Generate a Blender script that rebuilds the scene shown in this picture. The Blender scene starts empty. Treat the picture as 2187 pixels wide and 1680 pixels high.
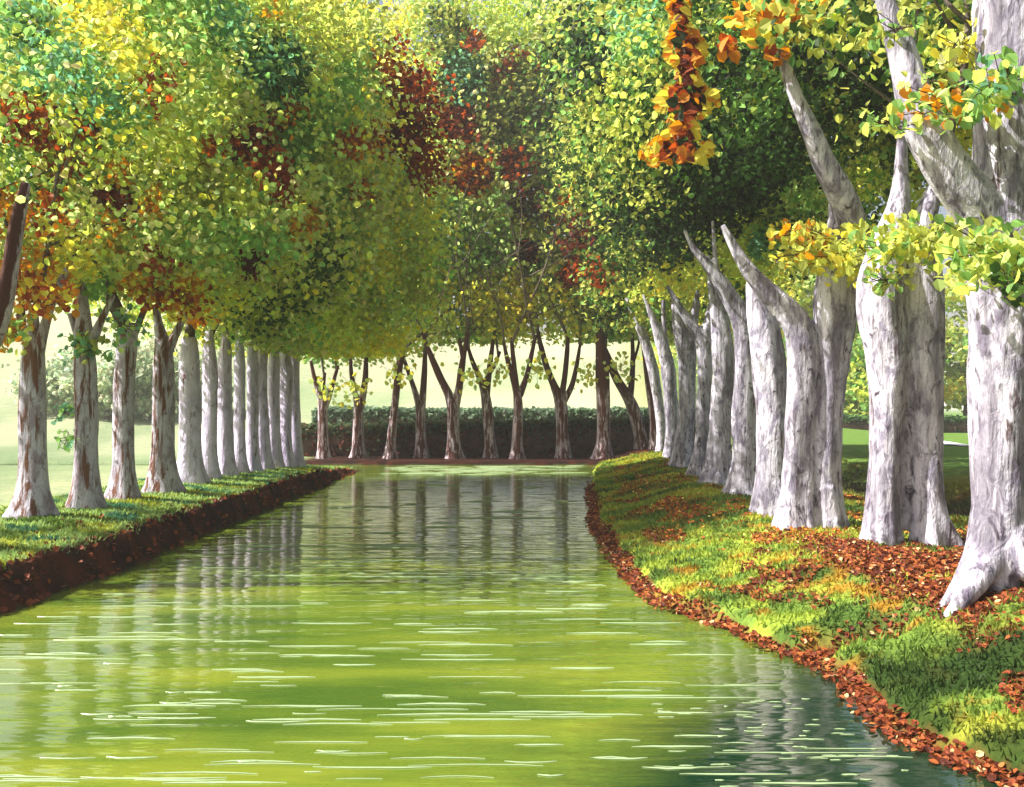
import bpy, math, random
import numpy as np
rng = np.random.default_rng(7); random.seed(7)
S = bpy.context.scene
COL = S.collection
# ------------------------------------------------------------------ camera
W0, F, CX, HY, EYE = 2187.0, 1894.0, 1093.5, 870.0, 2.5   # measuring frame of the picture
cam_d = bpy.data.cameras.new('camera'); cam = bpy.data.objects.new('camera', cam_d); COL.objects.link(cam)
cam_d.sensor_width = 36; cam_d.lens = 36 * F / W0; cam_d.shift_y = (HY - 840.0) / W0
cam_d.clip_start = 0.1; cam_d.clip_end = 6000
cam.location = (0, 0, EYE); cam.rotation_euler = (math.radians(90), 0, 0)
S.camera = cam
# ------------------------------------------------------------------ light
SUN_EL = math.radians(47)
sh = np.array([-0.99, -0.10]); sh = sh / np.linalg.norm(sh)
to_sun = np.array([sh[0] * math.cos(SUN_EL), sh[1] * math.cos(SUN_EL), math.sin(SUN_EL)])
w = bpy.data.worlds.new('World'); S.world = w; w.use_nodes = True
nt = w.node_tree; bg = nt.nodes['Background']
sky = nt.nodes.new('ShaderNodeTexSky'); sky.sky_type = 'NISHITA'; sky.sun_disc = False
sky.sun_elevation = SUN_EL; sky.sun_rotation = math.atan2(to_sun[0], to_sun[1])
sky.dust_density = 6.0; sky.air_density = 0.8; sky.ozone_density = 0.5
nt.links.new(sky.outputs[0], bg.inputs[0]); bg.inputs[1].default_value = 0.075
sl = bpy.data.lights.new('sun', 'SUN'); sl.energy = 5.0; sl.angle = math.radians(0.5); sl.color = (1, 0.95, 0.86)
so = bpy.data.objects.new('sun', sl); COL.objects.link(so)
from mathutils import Vector
so.rotation_euler = Vector((-to_sun[0], -to_sun[1], -to_sun[2])).to_track_quat('-Z', 'Y').to_euler()
so.location = (-30, -30, 30)
S.view_settings.view_transform = 'Standard'; S.view_settings.look = 'None'
S.view_settings.exposure = 1.4; S.view_settings.gamma = 1
S.render.engine = 'CYCLES'
S.cycles.use_denoising = True
S.cycles.max_bounces = 6; S.cycles.transparent_max_bounces = 4; S.cycles.diffuse_bounces = 3
S.cycles.transmission_bounces = 4; S.cycles.glossy_bounces = 3
# ------------------------------------------------------------------ helpers
def px(x, y, Y): return np.array([(x - CX) / F * Y, Y, EYE - (y - HY) / F * Y])
def sstep(a, b, t):
    t = np.clip((t - a) / (b - a), 0, 1); return t * t * (3 - 2 * t)
_perm = rng.random((64, 64, 64)).astype(np.float32)
def vnoise(x, y, z=0.0):
    x, y, z = np.broadcast_arrays(np.asarray(x, float), np.asarray(y, float), np.asarray(z, float))
    xi, yi, zi = np.floor(x).astype(int), np.floor(y).astype(int), np.floor(z).astype(int)
    u, v, t = x - xi, y - yi, z - zi
    u, v, t = [a * a * (3 - 2 * a) for a in (u, v, t)]
    g = lambda a, b, c: _perm[(xi + a) & 63, (yi + b) & 63, (zi + c) & 63]
    L = lambda a, b, s: a + (b - a) * s
    return L(L(L(g(0,0,0), g(1,0,0), u), L(g(0,1,0), g(1,1,0), u), v), L(L(g(0,0,1), g(1,0,1), u), L(g(0,1,1), g(1,1,1), u), v), t)
def fbm(x, y, z=0.0, o=3):
    s, a, f = 0, 0.5, 1.0
    for k in range(o): s = s + a * vnoise(x * f + 7.3 * k, y * f + 3.1 * k, z * f + 5.7 * k); a *= 0.5; f *= 2.03
    return s / (1 - 0.5 ** o)
def mesh_np(name, V, faces, mat, parent=None, col=None, smooth=True, extra=None):
    """faces: int array (m, k)"""
    V = np.asarray(V, np.float32); faces = np.asarray(faces, np.int32)
    me = bpy.data.meshes.new(name); m, k = faces.shape
    me.vertices.add(len(V)); me.vertices.foreach_set('co', V.ravel())
    me.loops.add(m * k); me.loops.foreach_set('vertex_index', faces.ravel())
    me.polygons.add(m); me.polygons.foreach_set('loop_start', np.arange(0, m * k, k, dtype=np.int32))
    me.polygons.foreach_set('loop_total', np.full(m, k, np.int32))
    me.polygons.foreach_set('use_smooth', np.full(m, smooth))
    me.update(calc_edges=True); me.validate()
    if col is not None:
        a = me.color_attributes.new('Col', 'FLOAT_COLOR', 'POINT')
        c4 = np.ones((len(V), 4), np.float32); c4[:, :3] = col; a.data.foreach_set('color', c4.ravel())
    for kx, vv in (extra or {}).items():
        a = me.attributes.new(kx, 'FLOAT', 'POINT'); a.data.foreach_set('value', np.asarray(vv, np.float32))
    me.materials.append(mat)
    o = bpy.data.objects.new(name, me); COL.objects.link(o)
    if parent is not None: o.parent = parent; o.location = -Vector(parent.location)
    return o
def tag(o, label=None, cat=None, group=None, kind=None):
    if label: o['label'] = label
    if cat: o['category'] = cat
    if group: o['group'] = group
    if kind: o['kind'] = kind
    return o
def thing(name, loc, label, cat, group=None):
    o = bpy.data.objects.new(name, None); COL.objects.link(o); o.location = Vector([float(v) for v in loc])
    o.empty_display_size = 0.3
    return tag(o, label, cat, group)
# ------------------------------------------------------------------ materials
def newmat(name):
    m = bpy.data.materials.new(name); m.use_nodes = True
    n = m.node_tree; n.nodes.clear(); out = n.nodes.new('ShaderNodeOutputMaterial')
    return m, n, out
def N(n, t, **k):
    nd = n.nodes.new(t)
    for a, b in k.items():
        if a.startswith('i_'): nd.inputs[a[2:].replace('_', ' ')].default_value = b
        else: setattr(nd, a, b)
    return nd
def noise_node(n, vec, scale, detail=4, rough=0.55, dist=0.0):
    nd = N(n, 'ShaderNodeTexNoise'); nd.inputs['Scale'].default_value = scale; nd.inputs['Detail'].default_value = detail
    nd.inputs['Roughness'].default_value = rough; nd.inputs['Distortion'].default_value = dist
    n.links.new(vec, nd.inputs['Vector']); return nd
def ramp(n, fac, stops, interp='LINEAR'):
    r = N(n, 'ShaderNodeValToRGB'); r.color_ramp.interpolation = interp
    els = r.color_ramp.elements
    while len(els) > len(stops): els.remove(els[-1])
    while len(els) < len(stops): els.new(0.5)
    for e, (p, c) in zip(els, stops): e.position = p; e.color = (*c, 1) if len(c) == 3 else c
    n.links.new(fac, r.inputs[0]); return r
def mixc(n, fac, a, b, mode='MIX'):
    m = N(n, 'ShaderNodeMix', data_type='RGBA', blend_type=mode)
    if hasattr(fac, 'is_linked'): n.links.new(fac, m.inputs['Factor'])
    else: m.inputs['Factor'].default_value = fac
    for k, v in ((6, a), (7, b)):
        if hasattr(v, 'is_linked'): n.links.new(v, m.inputs[k])
        else: m.inputs[k].default_value = (*v, 1)
    return m.outputs[2]
def leaf_material(name, transl=0.6, rough=0.5):
    m, n, out = newmat(name)
    at = N(n, 'ShaderNodeAttribute', attribute_name='Col')
    d = N(n, 'ShaderNodeBsdfPrincipled'); d.inputs['Roughness'].default_value = rough; d.inputs['Specular IOR Level'].default_value = 0.12
    t = N(n, 'ShaderNodeBsdfTranslucent'); mx = N(n, 'ShaderNodeMixShader'); mx.inputs[0].default_value = transl
    n.links.new(at.outputs['Color'], d.inputs['Base Color'])
    hs = N(n, 'ShaderNodeHueSaturation'); hs.inputs['Value'].default_value = 1.25; hs.inputs['Saturation'].default_value = 1.05
    n.links.new(at.outputs['Color'], hs.inputs['Color']); n.links.new(hs.outputs[0], t.inputs['Color'])
    n.links.new(d.outputs[0], mx.inputs[1]); n.links.new(t.outputs[0], mx.inputs[2]); n.links.new(mx.outputs[0], out.inputs[0])
    return m
M_LEAF = leaf_material('leaf'); M_LITTER = leaf_material('fallen_leaf', 0.1, 0.6); M_GRASS = leaf_material('grass_blade', 0.35, 0.6)
def bark_material(name, light, mid, dark, brown, side=0.0, streak=0.5, patch_hi=0.62, shade_bands=None):
    m, n, out = newmat(name)
    geo = N(n, 'ShaderNodeNewGeometry'); mp = N(n, 'ShaderNodeMapping'); mp.inputs['Scale'].default_value = (1, 1, 0.45)
    n.links.new(geo.outputs['Position'], mp.inputs[0])
    n1 = noise_node(n, mp.outputs[0], 5.5, 5, 0.6, 0.6)
    n2 = noise_node(n, mp.outputs[0], 9, 5, 0.6, 0.9)
    n3 = noise_node(n, mp.outputs[0], 60, 3, 0.6)
    base = ramp(n, n1.outputs[0], [(0.38, mid), (0.52, light), (0.66, tuple(min(1, c * 1.12) for c in light))])
    pt = ramp(n, n2.outputs[0], [(patch_hi - 0.08, (0, 0, 0)), (patch_hi + 0.06, (1, 1, 1))])
    c = mixc(n, pt.outputs[0], base.outputs[0], dark)
    mp2 = N(n, 'ShaderNodeMapping'); mp2.inputs['Scale'].default_value = (1, 1, 0.12); n.links.new(geo.outputs['Position'], mp2.inputs[0])
    n4 = noise_node(n, mp2.outputs[0], 9, 4, 0.65, 0.4)
    if side > 0:
        at = N(n, 'ShaderNodeAttribute', attribute_name='side')
        ad = N(n, 'ShaderNodeMath', operation='MULTIPLY_ADD'); n.links.new(at.outputs['Fac'], ad.inputs[0]); ad.inputs[1].default_value = side
        n.links.new(n4.outputs[0], ad.inputs[2]); fac = ad.outputs[0]; lo = 0.62
    else: fac = n4.outputs[0]; lo = streak
    st = ramp(n, fac, [(lo, (0, 0, 0)), (lo + 0.09, (1, 1, 1))])
    c = mixc(n, st.outputs[0], c, brown)
    if shade_bands:  # upright dark strips paint trunk shade into the bark
        mp5 = N(n, 'ShaderNodeMapping'); mp5.inputs['Scale'].default_value = (1, 1, 0.09); n.links.new(geo.outputs['Position'], mp5.inputs[0])
        n5 = noise_node(n, mp5.outputs[0], 4.2, 5, 0.62, 0.35)
        bn = ramp(n, n5.outputs[0], [(0.47, (0, 0, 0)), (0.62, (0.75, 0.75, 0.75))]); c = mixc(n, bn.outputs[0], c, shade_bands)
    fine = ramp(n, n3.outputs[0], [(0.3, (0.78, 0.78, 0.8)), (0.7, (1.08, 1.08, 1.08))])
    c = mixc(n, 1.0, c, fine.outputs[0], 'MULTIPLY')
    b = N(n, 'ShaderNodeBsdfPrincipled'); b.inputs['Roughness'].default_value = 0.8; b.inputs['Specular IOR Level'].default_value = 0.2
    n.links.new(c, b.inputs['Base Color'])
    bs = N(n, 'ShaderNodeMath', operation='ADD'); n.links.new(n2.outputs[0], bs.inputs[0]); n.links.new(n4.outputs[0], bs.inputs[1])
    bp = N(n, 'ShaderNodeBump'); bp.inputs['Strength'].default_value = 0.7; bp.inputs['Distance'].default_value = 0.05
    n.links.new(bs.outputs[0], bp.inputs['Height']); n.links.new(bp.outputs[0], b.inputs['Normal'])
    n.links.new(b.outputs[0], out.inputs[0]); return m
M_BARK_R = bark_material('pale_bark', (0.55, 0.53, 0.62), (0.24, 0.22, 0.30), (0.075, 0.06, 0.09), (0.09, 0.06, 0.065), streak=0.6, patch_hi=0.61, shade_bands=(0.10, 0.085, 0.12))
M_BARK_L = bark_material('grey_bark', (0.50, 0.47, 0.56), (0.30, 0.25, 0.31), (0.13, 0.08, 0.07), (0.16, 0.07, 0.045), side=0.16, patch_hi=0.64)
M_BARK_P = bark_material('lavender_bark', (0.62, 0.56, 0.74), (0.46, 0.41, 0.56), (0.20, 0.14, 0.18), (0.20, 0.11, 0.12), side=0.03, patch_hi=0.66)
M_BARK_C = bark_material('brown_shaded_bark', (0.42, 0.36, 0.40), (0.27, 0.20, 0.22), (0.10, 0.05, 0.04), (0.07, 0.022, 0.015), side=0.42, patch_hi=0.6)  # dark brown on the side attribute paints the backlit cores
M_BARK_T = bark_material('twig_bark', (0.16, 0.13, 0.11), (0.10, 0.07, 0.06), (0.05, 0.03, 0.03), (0.05, 0.03, 0.02), streak=0.6)
# ------------------------------------------------------------------ terrain
XR_Y = [-40, 0, 5.85, 6.07, 6.49, 6.86, 7.5, 8.3, 8.77, 9.2, 10.1, 11.3, 13.5, 15.8, 19.7, 27.9, 34, 38.5]
XR_X = [6.5, 4.2, 3.37, 3.22, 3.08, 3.0, 3.0, 3.05, 3.0, 2.72, 2.45, 1.88, 1.76, 1.74, 1.84, 2.48, 3.1, 3.7]
def XR(Y): return np.interp(Y, XR_Y, XR_X) + 0.10 * (vnoise(np.asarray(Y) * 1.3, 3.3) - 0.5) + 0.05 * (vnoise(np.asarray(Y) * 5, 9.3) - 0.5)
def XL(Y): return -6.0 - 0.35 * sstep(14, 9, np.asarray(Y, float)) + 0.25 * (vnoise(np.asarray(Y) * 0.9, 1.3) - 0.5) + 0.10 * (vnoise(np.asarray(Y) * 4, 5.3) - 0.5)
YT, YF = 35.2, 38.6
def regions(x, y):
    dl = np.minimum(XL(y) - x, YT - y); dr = x - XR(y); df = y - (YF + 0.15 * (vnoise(x * 0.8, 8.8) - 0.5))
    return dl, dr, df
def gully(x, y):
    # little leaf filled rill that cuts the right bank near the camera
    t = x - XR(y); yc = 8.75 + 0.35 * np.clip(t, 0, 2) + 0.1 * np.sin(t * 5)
    return np.exp(-((y - yc) / 0.16) ** 2) * sstep(-0.3, 0.0, t) * sstep(1.6, 0.5, t)
def ground_z(x, y):
    x, y = np.broadcast_arrays(np.asarray(x, float), np.asarray(y, float))
    dl, dr, df = regions(x, y)
    n1 = fbm(x * 0.5, y * 0.5) - 0.5; n2 = fbm(x * 2.2, y * 2.2, 4.0) - 0.5
    n3 = fbm(x * 6, y * 6, 9.0, 2) - 0.5
    tip = np.clip(0.12 + (YT - y) / 7.0, 0, 1)
    zl = tip * (0.50 * sstep(0, 0.34 + 0.45 * n2, dl + 0.16 * n3) + 0.12 * sstep(0.3, 2.0, dl)) + 0.10 * n1 * sstep(0.3, 1.5, dl) * tip + 0.05 * n2 * sstep(0.1, 0.5, dl)
    zr = 0.16 * sstep(0, 0.25, dr) + 0.44 * sstep(0.15, 2.6, dr) + 0.30 * n1 * sstep(0.3, 2, dr) + 0.10 * n2 * sstep(0.1, 0.6, dr)
    zr = zr - 0.30 * gully(x, y) - 0.9 * np.exp(-((x - 10.5) / 1.8) ** 2) * sstep(40, 26, y) + 0.02
    zf = 0.15 * sstep(0, 0.3, df) + 0.04 * n2
    hill = (17 + 13 * sstep(-5, -40, x)) * sstep(48, 175, y) * sstep(26, 6, x - 0.10 * y) + 3.0 * (fbm(x * 0.02, y * 0.02) - 0.5) * sstep(60, 140, y)
    zf = zf + hill
    z = np.where(dl > 0, zl, np.where((dr > 0) & (dr > df - 6) & (y < YF + 8), zr, zf))
    bl = sstep(YF + 2, YF + 10, y)
    z = np.where((dr > 0) & (df > 0), zr * (1 - bl) + (0.5 + hill) * bl * sstep(0, 4, dr) + zf * bl * (1 - sstep(0, 4, dr)), z)
    land = np.maximum.reduce([dl, dr, df])
    return np.where(land <= 0, np.maximum(land * 1.2, -0.9), np.maximum(z, 0.012 + 0 * z))
def grid_lines(segs):
    out = []
    for a, b, s in segs: out.append(np.arange(a, b, s))
    return np.concatenate(out + [[segs[-1][1]]])
gx = grid_lines([(-2500, -200, 230), (-200, -40, 16), (-40, -11, 1.4), (-11, -7, 0.25), (-7, -5.2, 0.07), (-5.2, 1.3, 0.9), (1.3, 6.5, 0.075), (6.5, 13, 0.25), (13, 60, 2.0), (60, 200, 14), (200, 2500, 230)])
gy = grid_lines([(-400, -20, 38), (-20, 4, 1.2), (4, 17, 0.08), (17, 40, 0.16), (40, 60, 0.8), (60, 220, 4), (220, 600, 38), (600, 4000, 340)])
GX, GY = np.meshgrid(gx, gy)
GZ = ground_z(GX, GY)
C = lambda *a: np.array(a, float)
def lerpc(a, b, t): return a + (b - a) * t[..., None]
def grass_color(x, y, left=False):
    a = fbm(x * 0.9, y * 1.6, 2.0, 3); b = fbm(x * 2.5 + 5, y * 3.5, 6.0, 3); c = fbm(x * 1.3 + 9, y * 2.2, 11.0, 2)
    base = np.broadcast_to(C(0.13, 0.21, 0.035), x.shape + (3,)).copy()
    base = lerpc(base, C(0.32, 0.35, 0.045), sstep(0.50, 0.66, a))
    base = lerpc(base, C(0.06, 0.11, 0.02), sstep(0.47, 0.34, a))
    if left:
        base = lerpc(base, C(0.30, 0.42, 0.14), sstep(0.42, 0.6, b)); base = lerpc(base, C(0.06, 0.17, 0.09), sstep(0.58, 0.7, c))
    else:
        base = lerpc(base, C(0.36, 0.17, 0.02), 0.75 * sstep(0.60, 0.72, b)); base = lerpc(base, C(0.24, 0.31, 0.04), sstep(0.62, 0.75, c))
        base = lerpc(base, C(0.018, 0.04, 0.008), 0.95 * sstep(8.8, 7.6, y) * sstep(0.30, 0.44, fbm(x * 0.8, y * 2.2, 31.0, 3)))  # near turf darkened: foreground shade painted into the grass colour
    return base
def litter_density(x, y):
    """how thick the fallen leaves lie on the right bank"""
    dr = x - XR(y)
    near = (0.1 + 0.9 * sstep(0.40, 0.55, fbm(x * 1.1, y * 1.1, 51.0))) * sstep(3.9, 4.6, x + 0.10 * (y - 9) + 0.9 * (fbm(x * 0.8, y * 0.8, 3.0) - 0.5)) * sstep(14.5, 11.5, y) * sstep(7.2, 8.2, y)
    fringe = sstep(0.05, 0.0, dr - np.where(y < 10, 0.13, 0.20) * fbm(x * 1.2, y * 1.2, 41.0)) * sstep(-0.25, -0.02, dr) * sstep(31, 24, y)
    patches = sstep(0.56, 0.66, fbm(x * 1.5 + 3, y * 0.9, 14.0, 3)) * 0.6 * sstep(0.3, 0.8, dr)
    far = sstep(2.9, 4.2, x) * sstep(13, 15, y) * sstep(30, 22, y) * 0.45 * sstep(0.46, 0.60, fbm(x, y * 0.7, 17.0))
    g = gully(x, y)
    return np.clip(np.maximum.reduce([near, fringe * 0.7, patches, far, g]), 0, 1)
dl, dr, df = regions(GX, GY)
gc = grass_color(GX, GY)
gcl = grass_color(GX, GY, True)
gc = np.where((dl > 0)[..., None], gcl, gc)
n_e = fbm(GX * 3, GY * 3, 1.0)
earth = lerpc(np.broadcast_to(C(0.03, 0.009, 0.007), GX.shape + (3,)), C(0.085, 0.022, 0.011), sstep(0.45, 0.65, n_e))
gc = lerpc(gc, earth, np.where(dl > 0, sstep(0.62, 0.42, dl + 0.35 * (n_e - 0.5)), 0))         # cut earth face, left
gc = lerpc(gc, earth * 0.5, np.where((df > 0) & (dr < 3), sstep(5.5, 4.4, df) * sstep(-11, -9, GX), 0))                       # far bank soil
gc = lerpc(gc, C(0.16, 0.045, 0.02), np.where(dr > 0, np.clip(litter_density(GX, GY) * 0.9, 0, 1), 0))
gc = lerpc(gc, C(0.045, 0.035, 0.015), np.where(dr > 0, np.exp(-((GX - 10) / 2.6) ** 2) * sstep(40, 26, GY), 0))  # dark strip behind the right row: lawn shade painted into the ground
haze_pale = lerpc(np.broadcast_to(C(0.34, 0.35, 0.24), GX.shape + (3,)), C(0.25, 0.31, 0.18), sstep(0.4, 0.6, fbm(GX * 0.08, GY * 0.05)))  # slope paled in its colour to paint distant haze
gc = lerpc(gc, haze_pale, np.maximum(sstep(47, 62, GY) * sstep(12, 0, GX - 0.1 * GY), sstep(-8.9, -10.5, GX)))
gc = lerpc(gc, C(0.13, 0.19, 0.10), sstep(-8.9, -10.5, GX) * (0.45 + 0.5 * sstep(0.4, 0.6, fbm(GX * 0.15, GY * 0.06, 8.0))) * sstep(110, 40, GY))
gc = lerpc(gc, C(0.10, 0.18, 0.035), sstep(6.5, 13, GX) * sstep(24, 30, GY) * (1 - sstep(12, 0, GX - 0.1 * GY)))
gc = lerpc(gc, C(0.04, 0.05, 0.02), np.where(np.maximum.reduce([dl, dr, df]) <= 0, 1.0, 0))
ny, nx = GX.shape
idx = np.arange(ny * nx).reshape(ny, nx)
gf = np.stack([idx[:-1, :-1], idx[:-1, 1:], idx[1:, 1:], idx[1:, :-1]], -1).reshape(-1, 4)
m, n, out = newmat('ground'); M_GROUND = m
at = N(n, 'ShaderNodeAttribute', attribute_name='Col'); geo = N(n, 'ShaderNodeNewGeometry')
n1 = noise_node(n, geo.outputs['Position'], 12, 5, 0.65); n2 = noise_node(n, geo.outputs['Position'], 1.2, 4, 0.6)
v = ramp(n, n1.outputs[0], [(0.3, (0.62, 0.62, 0.6)), (0.7, (1.25, 1.25, 1.2))]); v2 = ramp(n, n2.outputs[0], [(0.35, (0.85, 0.9, 0.85)), (0.65, (1.1, 1.05, 1.0))])
c = mixc(n, 1.0, at.outputs['Color'], v.outputs[0], 'MULTIPLY'); c = mixc(n, 1.0, c, v2.outputs[0], 'MULTIPLY')
b = N(n, 'ShaderNodeBsdfPrincipled'); b.inputs['Roughness'].default_value = 0.95; b.inputs['Specular IOR Level'].default_value = 0.1
n.links.new(c, b.inputs['Base Color']); bp = N(n, 'ShaderNodeBump'); bp.inputs['Distance'].default_value = 0.05; bp.inputs['Strength'].default_value = 0.8
n.links.new(n1.outputs[0], bp.inputs['Height']); n.links.new(bp.outputs[0], b.inputs['Normal']); n.links.new(b.outputs[0], out.inputs[0])
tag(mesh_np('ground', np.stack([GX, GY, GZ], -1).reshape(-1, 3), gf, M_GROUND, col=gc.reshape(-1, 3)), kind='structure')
# ------------------------------------------------------------------ water
m, n, out = newmat('water'); M_WATER = m
geo = N(n, 'ShaderNodeNewGeometry')
mp = N(n, 'ShaderNodeMapping'); mp.inputs['Scale'].default_value = (0.55, 2.6, 1); n.links.new(geo.outputs['Position'], mp.inputs[0])
mp2 = N(n, 'ShaderNodeMapping'); mp2.inputs['Scale'].default_value = (0.16, 0.8, 1); n.links.new(geo.outputs['Position'], mp2.inputs[0])
mp3 = N(n, 'ShaderNodeMapping'); mp3.inputs['Scale'].default_value = (1.6, 8.0, 1); n.links.new(geo.outputs['Position'], mp3.inputs[0])
w1 = noise_node(n, mp.outputs[0], 1.6, 2, 0.5); w2 = noise_node(n, mp2.outputs[0], 1.5, 2, 0.5); w3 = noise_node(n, mp3.outputs[0], 1.5, 2, 0.5)
a1 = N(n, 'ShaderNodeMath', operation='MULTIPLY_ADD'); n.links.new(w3.outputs[0], a1.inputs[0]); a1.inputs[1].default_value = 0.18; n.links.new(w1.outputs[0], a1.inputs[2])
bp = N(n, 'ShaderNodeBump'); bp.inputs['Distance'].default_value = 0.05; bp.inputs['Strength'].default_value = 0.38; n.links.new(a1.outputs[0], bp.inputs['Height'])
wc = noise_node(n, mp2.outputs[0], 1.4, 4, 0.6)
cr = ramp(n, wc.outputs[0], [(0.35, (0.045, 0.09, 0.012)), (0.5, (0.085, 0.135, 0.015)), (0.65, (0.15, 0.19, 0.02))])
# the near right corner of the canal is painted dark green as shade, the open middle is silty yellow green
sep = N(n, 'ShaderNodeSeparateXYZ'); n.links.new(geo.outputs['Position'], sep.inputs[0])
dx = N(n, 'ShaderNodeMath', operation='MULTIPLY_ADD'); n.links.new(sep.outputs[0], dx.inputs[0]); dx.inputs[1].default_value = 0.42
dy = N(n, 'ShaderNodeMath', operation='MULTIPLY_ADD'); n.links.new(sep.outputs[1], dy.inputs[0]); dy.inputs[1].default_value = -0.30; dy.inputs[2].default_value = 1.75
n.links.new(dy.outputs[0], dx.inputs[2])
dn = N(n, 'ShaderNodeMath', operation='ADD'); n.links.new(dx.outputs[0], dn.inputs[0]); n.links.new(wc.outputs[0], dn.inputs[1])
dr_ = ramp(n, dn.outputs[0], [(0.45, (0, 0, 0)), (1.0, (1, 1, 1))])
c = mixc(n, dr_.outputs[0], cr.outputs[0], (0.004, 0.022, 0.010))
b = N(n, 'ShaderNodeBsdfPrincipled'); b.inputs['Roughness'].default_value = 0.06; b.inputs['IOR'].default_value = 2.5; b.inputs['Specular Tint'].default_value = (1.0, 0.95, 0.62, 1)
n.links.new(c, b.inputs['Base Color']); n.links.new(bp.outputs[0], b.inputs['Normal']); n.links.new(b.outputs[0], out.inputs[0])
wx = np.array([-70, -7.0, -5.2, 7.5]); 
tag(mesh_np('water', [(-70, -30, 0), (8, -30, 0), (8, YF + 0.6, 0), (-70, YF + 0.6, 0)], [[0, 1, 2, 3]], M_WATER, smooth=False), kind='structure')
# raised pale strokes that paint sky glints onto the water
m, n, out = newmat('glint_paint'); M_GLINT = m
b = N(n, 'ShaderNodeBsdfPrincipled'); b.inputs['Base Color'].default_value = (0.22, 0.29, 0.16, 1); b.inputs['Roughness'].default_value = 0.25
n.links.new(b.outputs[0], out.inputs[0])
def glints():
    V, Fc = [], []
    def glint(x, y, L, wd, bend):
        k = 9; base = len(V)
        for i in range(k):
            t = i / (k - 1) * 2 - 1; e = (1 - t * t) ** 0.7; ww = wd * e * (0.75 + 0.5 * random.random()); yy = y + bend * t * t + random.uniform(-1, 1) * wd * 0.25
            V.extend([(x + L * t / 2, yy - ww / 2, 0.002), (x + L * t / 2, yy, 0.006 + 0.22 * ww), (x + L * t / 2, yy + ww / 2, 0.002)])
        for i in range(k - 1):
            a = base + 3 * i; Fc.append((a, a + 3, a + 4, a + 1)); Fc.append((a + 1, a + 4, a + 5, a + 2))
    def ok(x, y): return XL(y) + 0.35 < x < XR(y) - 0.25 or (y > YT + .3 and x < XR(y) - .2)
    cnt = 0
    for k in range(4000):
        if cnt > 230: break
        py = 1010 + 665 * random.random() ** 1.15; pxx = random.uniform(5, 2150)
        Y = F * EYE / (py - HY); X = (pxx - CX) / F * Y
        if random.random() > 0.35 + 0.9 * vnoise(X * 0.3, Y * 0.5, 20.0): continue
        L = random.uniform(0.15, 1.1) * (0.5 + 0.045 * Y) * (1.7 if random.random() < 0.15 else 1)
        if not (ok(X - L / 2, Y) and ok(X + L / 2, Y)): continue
        glint(X, Y, L, random.uniform(0.008, 0.034) * (Y / 9) ** 1.3, random.uniform(-0.03, 0.03)); cnt += 1
    for k in range(80):           # dense painted sparkle near the right bank, close by
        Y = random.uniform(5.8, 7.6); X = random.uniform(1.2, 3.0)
        if ok(X - .1, Y) and ok(X + .15, Y): glint(X, Y, random.uniform(0.04, 0.13), random.uniform(0.008, 0.014), random.uniform(-0.01, 0.01))
    for k in range(80):           # painted glint strip under the far bank
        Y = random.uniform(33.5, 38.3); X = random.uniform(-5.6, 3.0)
        if ok(X - .6, Y) and ok(X + .6, Y): glint(X, Y, random.uniform(0.4, 1.5), random.uniform(0.025, 0.07), 0.02)
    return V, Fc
V, Fc = glints()
tag(mesh_np('painted_glints', V, Fc, M_GLINT), 'painted white sky glints, thin raised strokes scattered over the green canal water', kind='stuff', cat='glints')
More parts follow.
